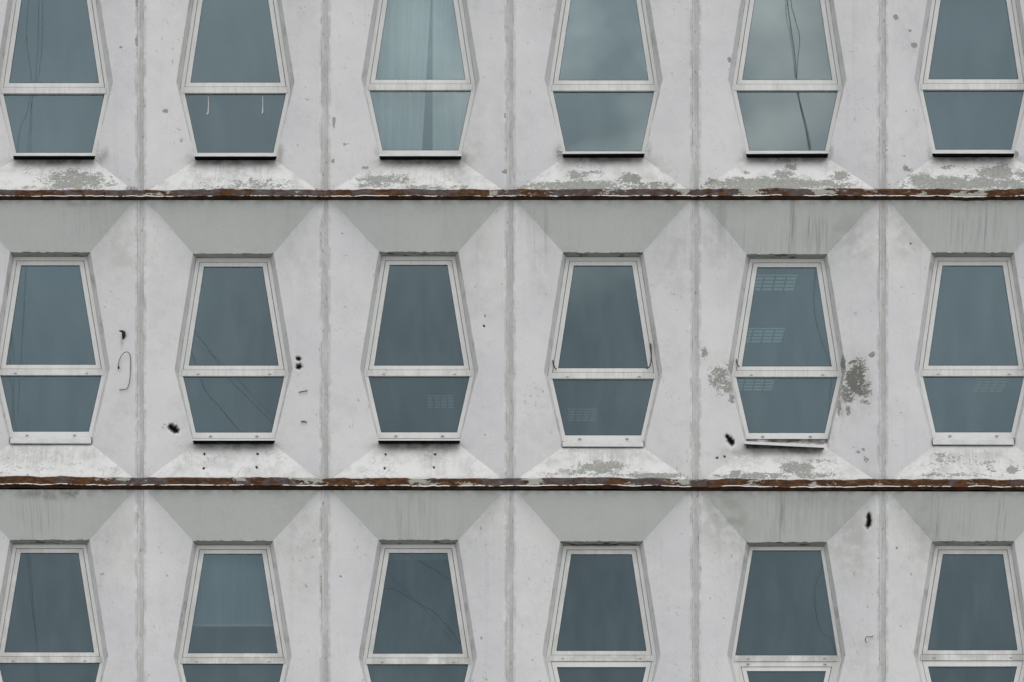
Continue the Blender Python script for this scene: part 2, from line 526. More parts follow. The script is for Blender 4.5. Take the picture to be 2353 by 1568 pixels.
HOLE = [  # u, v, ru, rv, depth
    (398, 985, 8, 7, .05), (404, 991, 7, 6, .04), (392, 980, 5, 6, .04), (686, 825, 5, 5, .05), (687, 843, 6, 7, .05),
    (1677, 1012, 7.5, 7, .05), (1671, 1004, 5, 5, .03), (1682, 1018, 6, 6, .03), (1997, 1195, 5.5, 10, .06), (1995, 1206, 6, 8, .03), (1996, 1184, 4, 5, .02),
    (470, 1044, 2.6, 2.6, .03), (592, 1044, 2.6, 2.6, .03), (468, 1077, 2.6, 2.6, .03), (590, 1075, 2.6, 2.6, .03),
    (886, 1045, 2.4, 2.4, .03), (1000, 1045, 2.4, 2.4, .03), (884, 1077, 2.4, 2.4, .03), (997, 1075, 2.4, 2.4, .03),
    (1665, 1050, 2.5, 2.5, .02), (1648, 1053, 2.5, 2.5, .02), (1112, 750, 2.5, 2.5, .015), (329, 830, 2.5, 2, .01), (2092, 560, 3, 1.6, .01), (2061, 1260, 1.8, 1.8, .01),
]
DIRT_SHADE = [  # grime, and sill shadows painted as wide dark bands
    (230, 352, 16, 22, .8), (440, 355, 12, 16, .6), (640, 352, 12, 22, .6), (870, 352, 10, 16, .4), (1064, 352, 10, 20, .7), (1290, 350, 14, 18, .7), (1488, 350, 8, 20, .8),
    (1715, 352, 10, 14, .6), (1908, 352, 8, 16, .6), (2140, 352, 10, 14, .6),
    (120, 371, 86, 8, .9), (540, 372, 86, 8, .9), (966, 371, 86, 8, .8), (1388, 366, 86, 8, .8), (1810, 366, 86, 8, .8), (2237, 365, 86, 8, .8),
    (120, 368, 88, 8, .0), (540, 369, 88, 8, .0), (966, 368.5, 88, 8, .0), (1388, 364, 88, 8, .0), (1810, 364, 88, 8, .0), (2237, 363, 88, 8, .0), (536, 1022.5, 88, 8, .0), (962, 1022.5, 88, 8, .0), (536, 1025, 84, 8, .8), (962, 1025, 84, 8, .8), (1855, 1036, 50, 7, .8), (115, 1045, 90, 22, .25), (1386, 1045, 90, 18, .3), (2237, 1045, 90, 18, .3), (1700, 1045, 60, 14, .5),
    (190, 466, 60, 9, .5), (105, 1136, 60, 12, .75), (165, 1133, 40, 14, .85), (60, 1134, 30, 9, .5), (20, 655, 5, 26, .5), (1902, 1000, 12, 30, .75), (1935, 900, 8, 60, .5),
    (1660, 1180, 46, 60, .25), (1690, 1215, 34, 46, .25), (1700, 1290, 28, 60, .2), (1880, 1150, 90, 20, .2), (1960, 1245, 40, 70, .14), (2120, 1220, 26, 50, .16),
    (1640, 560, 30, 60, .14), (1680, 560, 30, 40, .1), (2080, 560, 26, 50, .14), (1245, 600, 26, 90, .18), (1960, 540, 50, 50, .2),
    (280, 790, 3, 16, .4),
]
STREAK = [  # u, v, ru, rv, strength
    (200, 500, 60, 60, .25), (1815, 525, 9, 70, 1.0), (1823, 520, 6, 70, .8), (1876, 545, 30, 50, .85), (1655, 500, 16, 60, .6), (1700, 560, 120, 40, .25),
    (2240, 530, 70, 70, .6), (2290, 520, 60, 60, .4), (1252, 520, 9, 70, .55), (1210, 560, 50, 80, .25),
    (1796, 1190, 9, 70, 1.1), (1780, 1190, 40, 60, .45), (1840, 1180, 80, 60, .35), (1920, 1180, 60, 60, .3), (2150, 1190, 12, 70, .8), (2180, 1200, 70, 60, .35), (2300, 1190, 14, 60, .7),
    (950, 1190, 50, 70, .45), (90, 1180, 60, 50, .4), (540, 395, 90, 20, .35), (1380, 385, 90, 20, .3), (1000, 395, 60, 20, .35), (120, 1045, 110, 20, .4), (1400, 1055, 90, 24, .4), (2230, 1055, 90, 20, .4), (1010, 1060, 40, 30, .3),
]
STAIN = [(1966, 875, 30, 60, .75), (1660, 1190, 60, 70, .45), (1960, 1260, 50, 90, .4), (1640, 540, 40, 80, .25), (1950, 560, 60, 80, .25), (2080, 540, 40, 70, .3), (2110, 1220, 50, 80, .35),
         (1080, 560, 60, 90, .25), (680, 560, 50, 90, .3), (265, 560, 50, 90, .3), (270, 1230, 60, 90, .3), (700, 1230, 60, 90, .3), (1540, 560, 50, 90, .3), (1100, 1230, 60, 90, .2),
         (1060, 360, 50, 30, .35), (1490, 400, 50, 30, .3)]


def blobs(lst, u, v, power=1.0):
    m = np.zeros_like(u)
    umin, umax, vmin, vmax = u.min(), u.max(), v.min(), v.max()
    for (a, b, ra, rb, s) in lst:
        if a + 3 * ra < umin or a - 3 * ra > umax or b + 3 * rb < vmin or b - 3 * rb > vmax: continue
        q = ((u - a) / ra) ** 2 + ((v - b) / rb) ** 2
        m = np.maximum(m, s * np.exp(-(q ** 1.5) * .7))
    return m


def patch(c00, c10, c11, c01, step):
    """bilinear patch of survey points (u, v, y)"""
    c = [np.array(k, float) for k in (c00, c10, c11, c01)]
    w = max(np.linalg.norm((c[1] - c[0])[:2]), np.linalg.norm((c[2] - c[3])[:2]))
    h = max(np.linalg.norm((c[3] - c[0])[:2]), np.linalg.norm((c[2] - c[1])[:2]))
    dep = abs(c[0][2] - c[3][2]) / S
    nx = max(2, int(w / step) + 1); ny = max(2, int(max(h, dep) / step) + 1)
    s, t = np.meshgrid(np.linspace(0, 1, nx + 1), np.linspace(0, 1, ny + 1))
    s = s[..., None]; t = t[..., None]
    q = c[0] * (1 - s) * (1 - t) + c[1] * s * (1 - t) + c[2] * s * t + c[3] * (1 - s) * t
    return q, nx, ny


def build_panel(r, c, parent):
    fine = 0 <= r <= 2 and 1 <= c <= 6
    step = 2.6 if fine else 16
    w = win(r, c); O = w['O']; F = w['F']
    jl, jr = JX[c], JX[c + 1]
    RIM = 7.5; RW = 14.5
    def vt(u): return ledge(r, u)[1] + .3
    def vb(u): return ledge(r + 1, u)[0] + 2.0
    xl, xr = jl + RW, jr - RW
    om = O[5][1]
    dm = DEP * (O[5][0] - xl) / (O[4][0] - xl)
    dm2 = DEP * (xr - O[2][0]) / (xr - O[3][0])
    OT = ((*O[0], DEP), (*O[1], DEP)); OMR = (*O[2], dm2); OML = (*O[5], dm)
    OBR = (*O[3], DEP); OBL = (*O[4], DEP)
    yb = YF + .012
    FT = ((*F[0], yb), (*F[1], yb)); FMR = (*F[2], yb); FBR = (*F[3], yb); FBL = (*F[4], yb); FML = (*F[5], yb)
    TL = (xl, vt(xl), 0); TR = (xr, vt(xr), 0); BL = (xl, vb(xl), 0); BR = (xr, vb(xr), 0)
    ML = (xl, om, 0); MR = (xr, om, 0)
    # kind: 0 side, 1 soffit, 2 slope, 3 reveal, 4 rim, 5 head reveal
    pats = [(1, TL, TR, OT[1], OT[0]), (2, OBL, OBR, BR, BL),
            (0, TL, OT[0], OML, ML), (0, ML, OML, OBL, BL), (0, OT[1], TR, MR, OMR), (0, OMR, MR, BR, OBR),
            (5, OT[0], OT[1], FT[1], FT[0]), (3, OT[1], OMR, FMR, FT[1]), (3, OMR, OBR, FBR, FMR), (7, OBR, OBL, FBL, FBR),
            (3, OBL, OML, FML, FBL), (3, OML, OT[0], FT[0], FML),
            (4, (jl + RIM, vt(jl), 0), TL, ML, (jl + RIM, om, 0)), (4, (jl + RIM, om, 0), ML, BL, (jl + RIM, vb(jl), 0)),
            (4, TR, (jr - RIM, vt(jr), 0), (jr - RIM, om, 0), MR), (4, MR, (jr - RIM, om, 0), (jr - RIM, vb(jr), 0), BR),
            (6, (jl + RIM, vt(jl), .03), (jl + RIM, vt(jl), 0), (jl + RIM, vb(jl), 0), (jl + RIM, vb(jl), .03)),
            (6, (jr - RIM, vt(jr), 0), (jr - RIM, vt(jr), .03), (jr - RIM, vb(jr), .03), (jr - RIM, vb(jr), 0))]
    V = []; A1 = []; A2 = []; FA = []; base = 0
    for kind, a, b, d, e in pats:
        q, nx, ny = patch(a, b, d, e, step)
        u = q[..., 0].copy(); v = q[..., 1].copy(); y = q[..., 2].copy()
        hole = np.zeros_like(u)
        if kind in (0, 1, 2):
            for (hu, hv, ha, hb, hd) in HOLE:
                if abs(u - hu).min() > 20 and abs(v - hv).min() > 20: continue
                ang = np.arctan2(v - hv, u - hu)
                rr = 1 + .14 * np.sin(2 * ang + hu) + .10 * np.sin(5 * ang + hv)
                qq = ((u - hu) / (ha * rr)) ** 2 + ((v - hv) / (hb * rr)) ** 2
                hole = np.maximum(hole, np.exp(-qq * .8))
                y += hd * np.exp(-qq ** 2 * .55)
        # hand-trowelled unevenness, shared by all neighbouring patches
        wob = (fbm(u / 60, v / 60, 5, 3) - .5)
        y += .012 * wob
        if kind in (0, 1, 2, 3, 5):
            near = np.exp(-(((v - O[0][1]) / 5) ** 2)) * (u > O[0][0] - 4) * (u < O[1][0] + 4)
            v += near * ((fbm(u / 9, v / 500, 21 + r * 7 + c, 4) - .5) * 4.5)
        u += (fbm(u / 26, v / 26, 8, 3) - .5) * 1.6 * (kind != 6)
        peel = blobs(PEEL, u, v) if fine else np.zeros_like(u)
        dirt_shade = blobs(DIRT_SHADE, u, v) if fine else np.zeros_like(u)
        streak = blobs(STREAK, u, v) if fine else np.zeros_like(u)
        stain = blobs(STAIN, u, v) if fine else np.zeros_like(u)
        crack = np.full_like(u, .22)
        soffit = np.zeros_like(u); slope = np.zeros_like(u)
        lt = ledge(r, u)[1]; lb = ledge(r + 1, u)[0]
        # ledge shadow painted right under the flashing, splash dirt right above the next one
        dirt_shade = np.maximum(dirt_shade, .75 * np.exp(-np.clip(v - lt, 0, 99) / 8) * (.45 + fbm(u / 40, v / 30, 31)))
        if kind == 1: soffit = soffit + .0
        dirt_shade = np.maximum(dirt_shade, .9 * np.exp(-np.clip(v - lt, 0, 99) / 13) * np.exp(-(np.minimum(abs(u - jl), abs(u - jr)) / 15) ** 2))
        dirt_shade = np.maximum(dirt_shade, .5 * np.exp(-np.clip(lb - v, 0, 99) / 3.5) * (.3 + fbm(u / 22, v / 22, 33)))
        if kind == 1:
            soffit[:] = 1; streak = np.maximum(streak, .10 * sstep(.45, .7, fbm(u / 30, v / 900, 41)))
        if kind == 2:
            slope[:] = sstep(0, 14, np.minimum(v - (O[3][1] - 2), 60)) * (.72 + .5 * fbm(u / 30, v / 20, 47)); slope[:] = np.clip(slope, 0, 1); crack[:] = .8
            dirt_shade = np.maximum(dirt_shade, .25 * sstep(.5, .8, fbm(u / 40, v / 24, 44)))
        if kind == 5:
            dirt_shade = np.maximum(dirt_shade, .25 + .95 * sstep(.56, .66, fbm(u / 20, v / 4, 50 + c + 9 * r)))
            peel = np.zeros_like(u); soffit[:] = 2  # downward face darkened, its shade put into the colour
        if kind == 3:
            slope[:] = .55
            dirt_shade = np.maximum(dirt_shade, .05 + .4 * sstep(.55, .75, fbm(u / 20, v / 30, 60 + c)))
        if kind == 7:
            dirt_shade[:] = np.clip(1.34 - .30 * sstep(.36, .26, y) - .22 * fbm(u / 14, v / 9, 81), .75, 1.4); peel[:] = 0  # gap under the sill painted near black for its shade, over grime
        if kind == 4:
            e1 = np.minimum(abs(u - jl), abs(u - jr))
            dirt_shade = np.maximum(dirt_shade, .42 * sstep(15, 12.5, e1) * (.4 + fbm(u / 8, v / 40, 66)))
            dirt_shade = np.maximum(dirt_shade, .8 * sstep(.66, .76, fbm(u / 5, v / 14, 71)) * sstep(.5, .62, fbm(u / 40, v / 90, 73)))
        if kind == 6: dirt_shade[:] = .15
        if kind == 0:
            streak = np.maximum(streak, .12 * sstep(.50, .72, fbm(u / 22, v / 260, 87)) * (.4 + fbm(u / 90, v / 90, 89)))
            dirt_shade = np.maximum(dirt_shade, .11 * sstep(.52, .75, fbm(u / 70, v / 110, 93)))
            stain = np.maximum(stain, .14 * np.exp(-np.clip(v - lt, 0, 400) / 90))
            dirt_shade = np.maximum(dirt_shade, .75 * sstep(.80, .87, fbm(u / 6, v / 6, 77, 2)) * sstep(.5, .6, fbm(u / 60, v / 60, 79)))
        V.append(P(u, v, y).reshape(-1, 3))
        A1.append(np.stack([peel, dirt_shade, hole, slope], -1).reshape(-1, 4))
        A2.append(np.stack([streak, crack, soffit, stain], -1).reshape(-1, 4))
        i = np.arange((nx + 1) * (ny + 1)).reshape(ny + 1, nx + 1)
        f = np.stack([i[:-1, :-1], i[1:, :-1], i[1:, 1:], i[:-1, 1:]], -1).reshape(-1, 4) + base
        FA.append(f); base += (nx + 1) * (ny + 1)
    V = np.concatenate(V); A1 = np.concatenate(A1); A2 = np.concatenate(A2); FA = np.concatenate(FA)
    org = P(CX[c], ledge(r + 1, CX[c])[0], 0)
    V = V - org
    me = bpy.data.meshes.new('facade_panel')
    me.vertices.add(len(V)); me.vertices.foreach_set('co', V.ravel())
    me.loops.add(FA.size); me.loops.foreach_set('vertex_index', FA.ravel())
    me.polygons.add(len(FA)); me.polygons.foreach_set('loop_start', np.arange(0, FA.size, 4))
    me.update(calc_edges=True)
    for nm, A in (('m1', A1), ('m2', A2)):
        at = me.color_attributes.new(nm, 'FLOAT_COLOR', 'POINT'); at.data.foreach_set('color', A.ravel())
    me.materials.append(M_WALL); me.validate()
    o = bpy.data.objects.new('facade_panel', me); COL.objects.link(o)
    o.parent = parent; o.location = org - np.array(world_loc(parent))
    return o


SASH_UP = lambda r, c: (r, c) != (2, 5)
SASH_LOW = lambda r, c: (r, c) in ((2, 4), (2, 5), (2, 6))


def build_window(r, c, parent):
    w = win(r, c); F = w['F']; mull = w['mull']; cx = w['cx']
    fine = 0 <= r <= 2 and 1 <= c <= 6
    rnd = random.Random(r * 31 + c)
    m = MB()
    ow = 8.5 if SASH_UP(r, c) else 8
    rail = 13.5
    inn = inset(F, [ow, ow, 9, rail, 9, ow])
    m.ring(F, inn, YF, YF + .07, a=(.1, .0, 0, 0))
    # mullion
    mt = mull - 13.5
    def lr(v, pts): # inner outline left/right at height v
        if v <= pts[2][1]: return edge_at(pts[0], pts[5], v), edge_at(pts[1], pts[2], v)
        return edge_at(pts[5], pts[4], v), edge_at(pts[2], pts[3], v)
    l0, r0 = lr(mt, inn); l1, r1 = lr(mull, inn)
    m.prism([(l0 - 2, mt), (r0 + 2, mt), (r1 + 4, mull), (l1 - 4, mull)], YF - .008, YF + .06, a=(.5, .35 if r == 2 else .05, 0, 0))
    wo = m.build('window', M_FRAME, parent)
    # upper sash
    panes = []
    up = [inn[0], inn[1], (r0, mt), (l0, mt)]
    if SASH_UP(r, c):
        so = inset(up, [1.5, 1.3, .8, 1.3]); si = inset(so, [9, 10.5, 9, 10.5])
        s = MB(); s.ring(so, si, YF + .006, YF + .06, a=(.35, .15 if r == 2 else 0, 0, 0)); s.build('sash', M_FRAME, wo)
        panes.append(si)
    else:
        panes.append(up)
    lo = [(l1, mull), (r1, mull), inn[3], inn[4]]
    if SASH_LOW(r, c):
        if (r, c) == (2, 5):
            s = MB(); a0 = [(l1, mull + 1), (r1, mull + 1), inn[3], inn[4]]
            a1 = inset(a0, [11, 9, 9, 9]); s.ring(a0, a1, YF + .002, YF + .05, a=(.3, .1, 0, 0))
            a2 = inset(a1, [1.3, 1.3, 1, 1.3]); a3 = inset(a2, [9, 10, 9, 10]); s.ring(a2, a3, YF + .01, YF + .06, a=(.2, 0, 0, 0))
            s.build('sash', M_FRAME, wo); panes.append(a3)
        else:
            s = MB(); a0 = inset(lo, [1.5, 1, 1, 1]); a1 = inset(a0, [12, 10, 9, 10])
            s.ring(a0, a1, YF + .002, YF + .06, a=(.2, 0, 0, 0)); s.build('sash', M_FRAME, wo); panes.append(a1)
    else:
        panes.append(lo)
    for pn in panes:
        g = MB(); e = inset(pn, [-2] * 4)
        k = .0005 if c in (1, 5) else .0016
        ta, tb = rnd.uniform(-k, k), rnd.uniform(-k, k)        # every pane sits a hair out of plumb
        pts = [P(p[0], p[1], YG) for p in e]
        pc = sum(pts) / len(pts)
        for q in pts: q[1] += ta * (q[0] - pc[0]) + tb * (q[2] - pc[2])
        g.add(pts, [(0, 3, 2, 1)])
        g.build('pane', M_GLASS, wo, normals=False)
        k = MB(); k.ring(e, inset(pn, [1.5, .9, .8, .9]), YG - .006, YG - .001); k.build('glazing_seal', M_SEAL, wo)
    # drain caps
    if fine and r >= 1:
        rows = [(mull - 4, 82)]
        if r == 1: rows.append((w['rail'] - 6, 54))
        if r == 2 and c >= 4: rows = [(mull - 6, 88)]
        if (r, c) == (2, 5): rows.append((mull + 6, 88))
        for v, h in rows:
            for sgn in (-1, 1):
                k = MB(); uu = cx + sgn * h + rnd.uniform(-1, 1)
                k.prism([(uu - 3.2, v - 1.0), (uu + 3.2, v - 1.0), (uu + 3.3, v), (uu + 3, v + 1.0), (uu - 3, v + 1.0), (uu - 3.3, v)], YF - .014, YF + .004)
                k.build('drain_cap', M_CAP, wo)
    # sill sheet
    sv = w['sill']; rv = w['rail']; kind = w['kind']
    hl, hr = cx - 94.5, cx + 94.5
    s = MB()
    def sheet(l, rr, vl_top, vr_top, vl_bot, vr_bot, y0, back_v):
        a = P(l, vl_top, y0); b = P(rr, vr_top, y0); d = P(rr, vr_bot, y0); e = P(l, vl_bot, y0)
        bl = P(l + 3, back_v, YF - .004); br = P(rr - 3, back_v, YF - .004)
        if kind != 'drop': bl[2] = a[2] + .012; br[2] = b[2] + .012
        s.add([a, b, d, e], [(0, 3, 2, 1)], 0)
        s.add([a, b, br, bl], [(0, 1, 2, 3)], 0)
        th = np.array([0, .003, -.004])
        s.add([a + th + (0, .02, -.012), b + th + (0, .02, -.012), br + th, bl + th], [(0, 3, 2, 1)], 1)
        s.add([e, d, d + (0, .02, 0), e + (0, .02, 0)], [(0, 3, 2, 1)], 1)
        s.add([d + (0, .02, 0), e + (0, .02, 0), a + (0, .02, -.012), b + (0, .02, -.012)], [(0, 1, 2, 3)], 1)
        for q0, q1, q2 in ((a, e, bl), (b, d, br)):
            s.add([q0, q1, q1 + (0, .03, 0), q2], [(0, 1, 2, 3)], 1)
    if kind == 'shelf': sheet(hl, hr, sv - 4, sv - 4, sv, sv - (1 if c in (4, 5) and r == 0 else 0), .11, sv - 6)
    elif kind == 'drop':
        sheet(hl + 1, hr - 2, rv + 3, rv + 3, sv, sv + .5, .225, rv)
        s.add([P(hl + 2, sv - 3, .222), P(hr - 3, sv - 3, .222), P(hr - 3, sv - 2.2, .218), P(hl + 2, sv - 2.2, .218)], [(0, 1, 2, 3)], 0)
    else:
        sheet(1710, 1894, rv + 5, rv + 13.5, rv + 11.5, rv + 20.5, .13, rv + 1)
    so = s.build('sill', [M_SILL, M_DARK], wo, normals=False)
    if kind == 'loose': so['label'] = 'loose sill sheet hanging down at its right end'
    if kind == 'loose':
        k = MB(); k.tube([P(1692, 826, YF - .01), P(1692.5, 833, YF - .02), P(1695, 839, YF - .025), P(1699, 844, YF - .02)], .006); k.build('loose_seal', M_SEAL, wo)
    if (r, c) == (1, 4):
        k = MB(); k.tube([P(1270.5, 828, YF - .01), P(1271.5, 836, YF - .02), P(1275, 845, YF - .025), P(1279, 850, YF - .02)], .0065); k.build('loose_seal', M_SEAL, wo)
        k = MB(); k.tube([P(1495, 790, YF - .01), P(1496.5, 815, YF - .02), P(1496, 833, YF - .025), P(1492, 844, YF - .025), P(1485, 848, YF - .02)], .0065); k.build('loose_seal', M_SEAL, wo)
    if (r, c) == (2, 4):
        k = MB(); k.tube([P(1291, 1249, .33), P(1310, 1250, .32), P(1325, 1253.5, .33), P(1365, 1252, .32), P(1400, 1253.5, .33), P(1425, 1250, .32), P(1462, 1251, .33)], .006); k.build('loose_seal', M_SEAL, wo)
    if (r, c) == (0, 2):
        for uu, v1, kx in ((478.5, 262, 1), (603.5, 261, 0)):
            k = MB(); pts = [P(uu, 222, YG - .008), P(uu + .5, 240, YG - .01), P(uu, v1 - 6, YG - .01), P(uu - 1, v1, YG - .01)]
            if kx: pts.append(P(uu - 4.5, v1 + 1, YG - .01))
            k.tube(pts, [.003, .004, .006, .007, .005][:len(pts)]); k.build('paint_drip', M_DRIP, wo)
    return wo


# ------------------------------------------------------------------ building
bld = empty('office_building', (0, 0, 0))
tag(bld, 'weathered white concrete office building with rows of six-sided windows', 'building')
for r in range(-1, 4):
    for c in range(0, 8):
        build_panel(r, c, bld)
        wo = build_window(r, c, bld)
        wl = {(0, 2): 'window with two white drips on its lower pane', (0, 3): 'window with pale curtains behind the glass',
              (0, 5): 'window mirroring a thick bundle of dark cables', (1, 5): 'window with a loose sill and ceiling lamps behind the glass',
              (1, 4): 'window with loose black seals at its mullion', (2, 2): 'window with a half lowered roller blind',
              (2, 5): 'window without an upper sash and with a double mullion'}.get((r, c))
        if wl: wo['label'] = wl

# mortar joints between panels
for r in range(-1, 4):
    for j in JX:
        q0, q1 = ledge(r, j)[1] + .3, ledge(r + 1, j)[0] + 3
        m = MB(); n = 90
        prof = [(-8.4, .012), (-7.2, .003), (-5, -.004), (-3, -.006), (-1, .001), (.5, .007), (4, .008), (6.6, .004), (7.4, .005), (8.4, .014)]
        vs = []; fs = []; at = []
        for i in range(n + 1):
            v = q0 + (q1 - q0) * i / n
            for (du, y) in prof:
                nn = float(vnoise(np.array(v / 7.), np.array(du / 3. + j), 3)) - .5
                n2 = float(vnoise(np.array(v / 40.), np.array(j * 1.), 4)) - .5
                vs.append(P(j + du + n2 * 3 * (abs(du) < 7) + nn * 1.0 * (abs(du) < 7), v, y + nn * .007))
                wv = float(fbm(np.array(v / 60.), np.array(j * .37), 91, 3))
                at.append(((.62 if -3.2 < du < 7 else .12) * min(1, .45 + 1.1 * wv), 0, 0, 0))
        k = len(prof)
        for i in range(n):
            for a in range(k - 1):
                fs.append((i * k + a, (i + 1) * k + a, (i + 1) * k + a + 1, i * k + a + 1))
        m.add(vs, fs); m.a = at; m.build('mortar_joint', M_JOINT, bld, normals=False)

# ledges of steel angle between storeys
for i in range(0, 5):
    lb = MB()
    u0, u1 = JX[0], JX[-1]
    a = ledge(i, 1176.5)
    z0 = P(0, a[1] + 12, 0)[2]; z1 = P(0, a[0] - 4, 0)[2]
    lb.box(((u0 - 1176.5) * S, .09, z0), ((u1 - 1176.5) * S, .30, z1))
    led = lb.build('ledge', M_DARK, bld)
    cuts = [JX[0]] + [j + random.uniform(-90, 60) for j in JX[1:-1]] + [JX[-1]]
    for b in range(len(cuts) - 1):
        m = MB(); n = int((cuts[b + 1] - cuts[b]) / 5)
        off = random.uniform(-.6, .6); sag = random.uniform(-1.5, 1.5); yo = random.uniform(-.003, .003)
        bias = random.uniform(-.16, .06) + (.10 if i == 2 else 0); pbias = random.uniform(-.10, .06)
        #  (fraction between top and bottom in units, depth, kind)
        prof = [(0 - 1.5, .02, 0), (0, -.042, 0), (.4, -.052, 0), (12.8, -.058, 0), (13.1, -.074, .5), (14.5, -.076, .5), (14.9, -.066, 1), (19.0, -.046, 1), (19.4, -.034, 1), (22.4, -.012, 1), (22.5, .085, 1)]
        vs = []; at = []; fs = []
        us = np.linspace(cuts[b] + .4, cuts[b + 1] - .4, n + 1)
        for t_, u in enumerate(us):
            tt = t_ / n
            la, lbm = ledge(i, u)
            w1 = (float(fbm(np.array(u / 45.), np.array(i * 3.3), 12, 3)) - .5)
            w2 = (float(fbm(np.array(u / 11.), np.array(i * 5.3), 14, 3)) - .5)
            for kx, (dv, y, kd) in enumerate(prof):
                v = la + dv * (lbm - la) / 23.5 + off + sag * math.sin(tt * math.pi) + w1 * 5.5 + w2 * (2.6 if kx in (0, 1, 3, 4, 5, 6) else .6)
                vs.append(P(u, v, y + yo + w1 * .012 + w2 * .006)); at.append((kd, bias + .25 * w1, pbias + .12 * w2, 0))
        k = len(prof)
        for t_ in range(n):
            for q in range(k - 1):
                fs.append((t_ * k + q, (t_ + 1) * k + q, (t_ + 1) * k + q + 1, t_ * k + q + 1))
        m.add(vs, fs); m.a = at
        m.build('flashing', M_RUST, led, normals=False)

# rest of the body: floor slabs, rear and end walls, base and roof
bx0, bx1 = (JX[0] - 1176.5) * S, (JX[-1] - 1176.5) * S
for i in range(0, 5):
    zc = P(0, ledge(i, 1176.5)[1], 0)[2]
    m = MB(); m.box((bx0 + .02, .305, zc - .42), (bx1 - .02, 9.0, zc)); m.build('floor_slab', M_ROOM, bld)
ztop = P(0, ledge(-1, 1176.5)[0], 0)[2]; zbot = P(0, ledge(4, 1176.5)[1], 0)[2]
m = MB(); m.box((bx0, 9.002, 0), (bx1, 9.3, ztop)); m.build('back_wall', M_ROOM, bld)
for xx in (bx0 - .25, bx1 + .002):
    m = MB(); m.box((xx, .0, 0), (xx + .248, 9.3, ztop)); m.build('end_wall', M_CONC, bld)
m = MB(); m.box((bx0, -.06, ztop + .002), (bx1, 9.3, ztop + .6)); m.build('roof', M_CONC, bld)
m = MB(); m.box((bx0, .03, 0), (bx1, .3, zbot - .25)); m.build('base_wall', M_CONC, bld)

# ------------------------------------------------------------------ things in and on the building
# curtains behind the third top window
def curtain(u_l, u_r_top, u_r_bot, label, nf):
    m = MB(); n = nf * 6; rows = 24; vs = []; fs = []
    for j in range(rows + 1):
        v = -70 + (420 + 70) * j / rows
        ur = u_r_top + (u_r_bot - u_r_top) * min(1, max(0, (v + 70) / 430)) if isinstance(u_l, (int, float)) else u_r_top
        for i in range(n + 1):
            t = i / n
            u = u_l + (ur - u_l) * t
            vs.append(P(u, v, .60 + .022 * math.sin(t * nf * 2 * math.pi) + .012 * math.sin(t * 17)))
    for j in range(rows):
        for i in range(n):
            a = j * (n + 1) + i
            fs.append((a, a + n + 1, a + n + 2, a + 1))
    m.add(vs, fs)
    o = m.build('curtain', M_CURT, normals=False)
    for p in o.data.polygons: p.use_smooth = True
    tag(o, label, 'curtain')
    return o


curtain(815, 994, 969, 'wide pale curtain hanging left of the dark gap in the curtained window', 8)
curtain(994, 1120, 1120, 'narrow pale curtain hanging right of the dark gap in the curtained window', 5)

# half lowered roller blind
rb = empty('roller_blind', P(536, 1440, .6)); tag(rb, 'grey roller blind half lowered behind a bottom-row window', 'blind')
m = MB(); m.prism([(415, 1215), (660, 1215), (660, 1433), (415, 1433)], .60, .603); m.build('blind_cloth', M_BLIND, rb)
m = MB(); m.prism([(415, 1433.3), (660, 1433.3), (660, 1440), (415, 1440)], .59, .61); m.build('bottom_bar', M_SILL, rb)
rb2 = MB(); rb2.prism([(860, 1225), (1070, 1225), (1070, 1287), (860, 1287)], .62, .625)
o = rb2.build('roller_blind', M_BLIND); tag(o, 'rolled up blind showing as a dim strip at the top of a bottom-row window', 'blind')


# louvred ceiling lamps
def lamp(uc, vc, yc, zceil, label, wx=.53, wy=.55, m_glow=None):
    z = zceil
    k = (40 + yc) / 40
    x = (uc - 1176.5) * S * k
    root = empty('ceiling_lamp', (x, yc, z - .06)); tag(root, label, 'ceiling lamp', 'louvred ceiling lamps inside the rooms')
    m = MB(); m.box((x - wx / 2, yc - wy / 2, z - .02), (x + wx / 2, yc + wy / 2, z - .002)); m.build('diffuser', m_glow or M_LAMP, root)
    g = MB(); n = 4
    for i in range(n + 1):
        xx = x - wx / 2 + wx * i / n; g.box((xx - .01, yc - wy / 2, z - .028), (xx + .01, yc + wy / 2, z - .021))
    for i in range(n + 1):
        yy = yc - wy / 2 + wy * i / n; g.box((x - wx / 2, yy - .014, z - .0275), (x + wx / 2, yy + .014, z - .0215))
    g.build('louvre', M_LOUV, root)


zce = P(0, ledge(1, 1176.5)[1], 0)[2] - .42
def lamp_at(uc, v, label, **kw):
    # depth at which the sight line through v meets the ceiling
    zp = ZC - (v - 784) * S
    y = (zce - zp) / ((zp - CAM[2]) / 40.0)
    lamp(uc, v, y, zce, label, **kw)


lamp_at(1778, 648, 'louvred ceiling lamp nearest the glass behind the window with the loose sill')
lamp_at(1752, 769, 'middle louvred ceiling lamp of three behind the window with the loose sill')
lamp_at(1732, 881, 'farthest louvred ceiling lamp behind the window with the loose sill')
lamp_at(1012, 922, 'faint ceiling lamp added for light streaks low in the third middle-row window', wx=.36, m_glow=M_LAMP_DIM)  # lamp added in place of irregular light streaks in the glass
lamp_at(2274, 884, 'dim ceiling lamp seen through the rightmost middle-row window', wx=.42, m_glow=M_LAMP_DIM)
lamp_at(1338, 952, 'dim ceiling lamp seen low in the window with the loose black seals', wx=.4, m_glow=M_LAMP_DIM)


